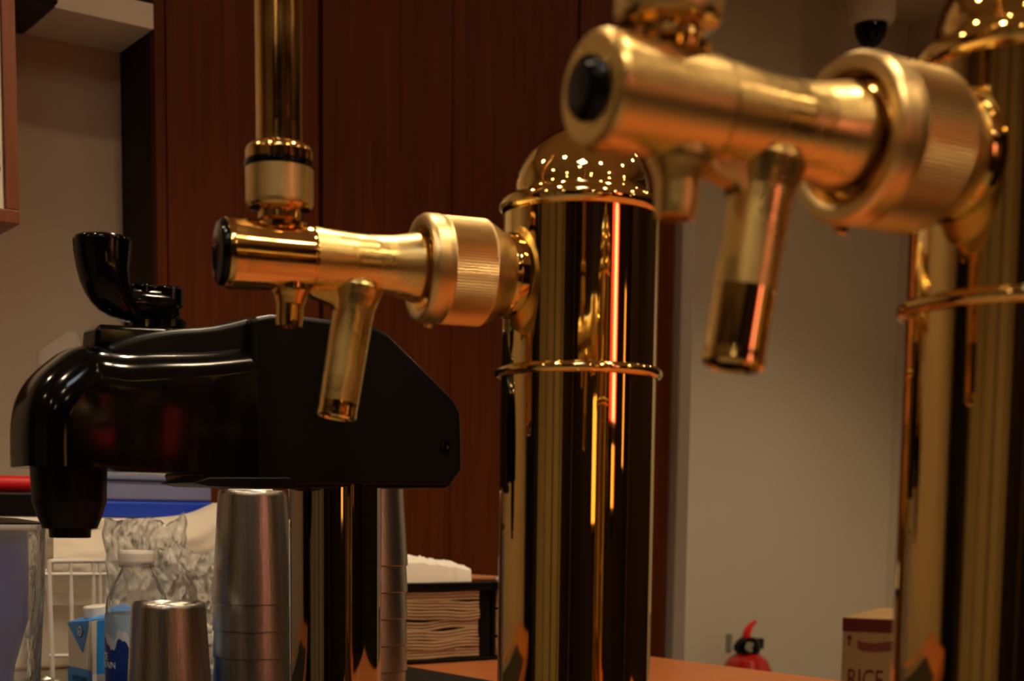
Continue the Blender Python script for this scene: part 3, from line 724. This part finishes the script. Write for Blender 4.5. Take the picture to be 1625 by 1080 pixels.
def facepoly(pts, plane, m, nm):      # plane 'x' = right face (y=-e), 'y' = left face (x=-e), 't' top
    bm = NB()
    if plane == 'x': vs = [(a_, -e_, b_) for a_, b_ in pts]; vo = [(a_, 0, b_) for a_, b_ in pts]
    elif plane == 'y': vs = [(-e_, a_, b_) for a_, b_ in pts]; vo = [(0, a_, b_) for a_, b_ in pts]
    else: vs = [(a_, b_, c_+e_) for a_, b_, c_ in pts]; vo = pts
    f1 = [bm.verts.new(v) for v in vs]; f2_ = [bm.verts.new(v) for v in vo]; n = len(vs)
    bm.faces.new(f1)
    for i in range(n): bm.faces.new((f1[i], f1[(i+1) % n], f2_[(i+1) % n], f2_[i]))
    return obj(nm, bm, m, t)
facepoly([(.004, 0), (S_, 0), (S_, z10), (.006, z00)], 'x', M['blue_c'], 'blue_panel')
facepoly([(S_, z01), (.003, z00), (.022, z00-.034)], 'y', M['blue_c'], 'blue_flap')
facepoly([(.0, z00-.002), (.004, z00), (.013, z00-.042), (.010, z00-.05)], 'y', M['white_p'], 'fold')
facepoly([(S_, 0), (0, 0), (0, .026), (S_, .026)], 'y', M['blue_c'], 'blue_band')
facepoly([(S_*.8, .012), (S_*.2, .012), (S_*.2, .018), (S_*.8, .018)], 'y', M['ink'], 'label_strip')
facepoly([(.0, .0), (.03, .0), (.03, .022), (.0, .022)], 'x', M['white_p'], 'white_corner')
facepoly([(.024, .024), (.030, .024), (.030, .030), (.024, .030)], 'x', M['ink'], 'mark')
facepoly([(0, 0, z00), (S_, 0, z10), (S_, S_, z11), (0, S_, z01)], 't', M['blue_c'], 'blue_top')
lg = lathe(NB(), [(0, 0), (.0062, 0), (.0062, .0005), (0, .0005)], frame(Vector((-.0007, .026, z00-.012)), (-1, 0, 0)), 24); obj('round_logo', lg, M['ink'], t)
lg = lathe(NB(), [(.0036, 0), (.0052, 0), (.0052, .0004), (.0036, .0004)], frame(Vector((-.0012, .026, z00-.012)), (-1, 0, 0)), 24, cap=False)
tv = [lg.verts.new((-.0016, .026+a_, z00-.012+b_)) for a_, b_ in ((-.0026, -.0018), (.0026, -.0018), (0, .003))]; lg.faces.new(tv)
obj('logo_symbol', lg, M['ink_w'], t)
capm = frame(Vector((.020, .030, z00-.002)), (-.12, .0, 1))
rf = lambda k, z: .00025*(1 if k % 2 else -1)
obj('cap', lathe(NB(), [(.0118, 0), (.0118, .004), (.0128, .0045), (.0128, .0145), (.0118, .0155), (0, .0155)], capm, 80, rf), M['white_p'], t, sharp=60)

# PET bottle
bp = P(218, 1000, 1.36); zc_ = P(218, 873, 1.36).z-MT; sB = 1.36/F
t = thing('water_bottle', 'clear water bottle with white cap and blue mountain label', 'bottle', (bp.x, bp.y, MT), 0)
rb_ = 49*sB
zy = lambda y: P(218, y, 1.36).z-MT
pf = [(rb_*.9, 0), (rb_, .004), (rb_, zy(985)), (rb_*.98, zy(960)), (rb_*.92, zy(945)), (rb_*.78, zy(930)), (rb_*.62, zy(915)), (rb_*.5, zy(905)), (rb_*.47, zy(900)), (rb_*.47, zy(896))]
obj('body', lathe(NB(), pf, segs=64, cap=False), M['pet'], t, sharp=60)
obj('cap', lathe(NB(), [(27*sB, zy(893)), (28*sB, zy(890)), (28*sB, zy(878)), (26*sB, zc_), (0, zc_+.0003)], segs=90, rfn=rf), M['white_p'], t, sharp=60)
obj('neck_ring', torus(NB(), rb_*.5, .0016, zy(897), n=40), M['pet'], t)
# label band: pale sky, white peaks and deep blue foot
def band(z0f, z1f, m, nm, off=.0004, a0=-PI, a1=PI, n=96):
    bm = NB(); pr = []
    for i in range(n+1):
        a = a0+(a1-a0)*i/n; r = rb_+off
        pr.append((bm.verts.new((r*math.cos(a), r*math.sin(a), z0f(a))), bm.verts.new((r*math.cos(a), r*math.sin(a), z1f(a)))))
    for i in range(n): bm.faces.new((pr[i][0], pr[i+1][0], pr[i+1][1], pr[i][1]))
    return obj(nm, bm, m, t)
band(lambda a: .012, lambda a: zy(972), mat('sky_label', (.35, .50, .72), .4), 'label_band')
mt_ = lambda a: zy(1016)+.010*fbm(a*1.5+3, 0, 0)+.006*fbm(a*5, 1, 0)-.010*math.sin((a+PI/2)*1.0+.6)
band(lambda a: .013, lambda a: mt_(a)+.009+.004*fbm(a*9, 2, 0), M['ink_w'], 'label_snow', .0008)
band(lambda a: .0125, mt_, mat('label_blue', (.005, .04, .28), .4), 'label_mountain', .0012)
def wrap_text(s, size, a_c, z, nm='label_text'):
    tm = text_mesh(s, size, .0002)
    for v in tm.verts:
        a = a_c + v.co.x/(rb_+.0016); r = rb_+.0014+v.co.z
        v.co = Vector((r*math.cos(a), r*math.sin(a), z+v.co.y))
    obj(nm, tm, M['ink_w'], t)
wrap_text('ICE', .010, -PI/2-1.30, zy(1044)); wrap_text('MOUNTAIN', .0088, -PI/2-1.98, zy(1056))

# pitcher at the left edge
jp = P(-42, 950, 1.30); jz = P(0, 832, 1.30).z-MT; jr = (72+42)*1.30/F; ji = (44+42)*1.30/F
t = thing('pitcher', 'clear pitcher of blue drink with black lid at left edge', 'pitcher', (jp.x, jp.y, MT), 0)
obj('jug', lathe(NB(), [(0, 0), (jr*.80, 0), (jr*.84, .004), (jr*.9, jz*.4), (jr, jz), (jr-.002, jz), (jr*.9-.002, jz*.4), (jr*.82, .006), (0, .006)], segs=64), M['pet'], t, sharp=50)
obj('blue_drink', lathe(NB(), [(0, .007), (ji*.62, .007), (ji*.7, jz*.25), (ji*.96, jz*.5), (ji, jz*.97), (0, jz*.97)], segs=64), M['blue_l'], t, sharp=50)
obj('lid', lathe(NB(), [(0, jz+.0005), (jr*.99, jz+.0005), (jr*.985, jz+.002), (jr*.6, jz+.006), (0, jz+.008)], segs=64), M['black_m'], t)
hx = Matrix.Rotation(-.35, 4, 'Z')
obj('handle', tube(NB(), [hx @ Vector(v) for v in ((jr*.99, 0, jz*.95), (jr*1.08, 0, jz*.90), (jr*1.10, 0, jz*.70), (jr*1.02, 0, jz*.50), (jr*.9, 0, jz*.42))], .0028, 12, sub=4), M['pet'], t)
# foil / clutter low left
for k, (x, y, D, dx, lab) in enumerate(((62, 1060, 1.44, .022, 'crumpled silver foil by the pitcher base'), (90, 1072, 1.42, .016, 'second crumpled silver foil piece beside the milk carton'))):
    p = P(x, y, D); o = obj('foil_ball', blob(dx, dx*.7, dx*.45, 4, .5, 3, k*7.+1), mat('crumpled_foil%d' % k, (.6, .58, .5), .3, 1.), loc=(p.x, p.y, MT), sharp=15)
    tag(o, lab, 'foil', 'crumpled foil pieces')
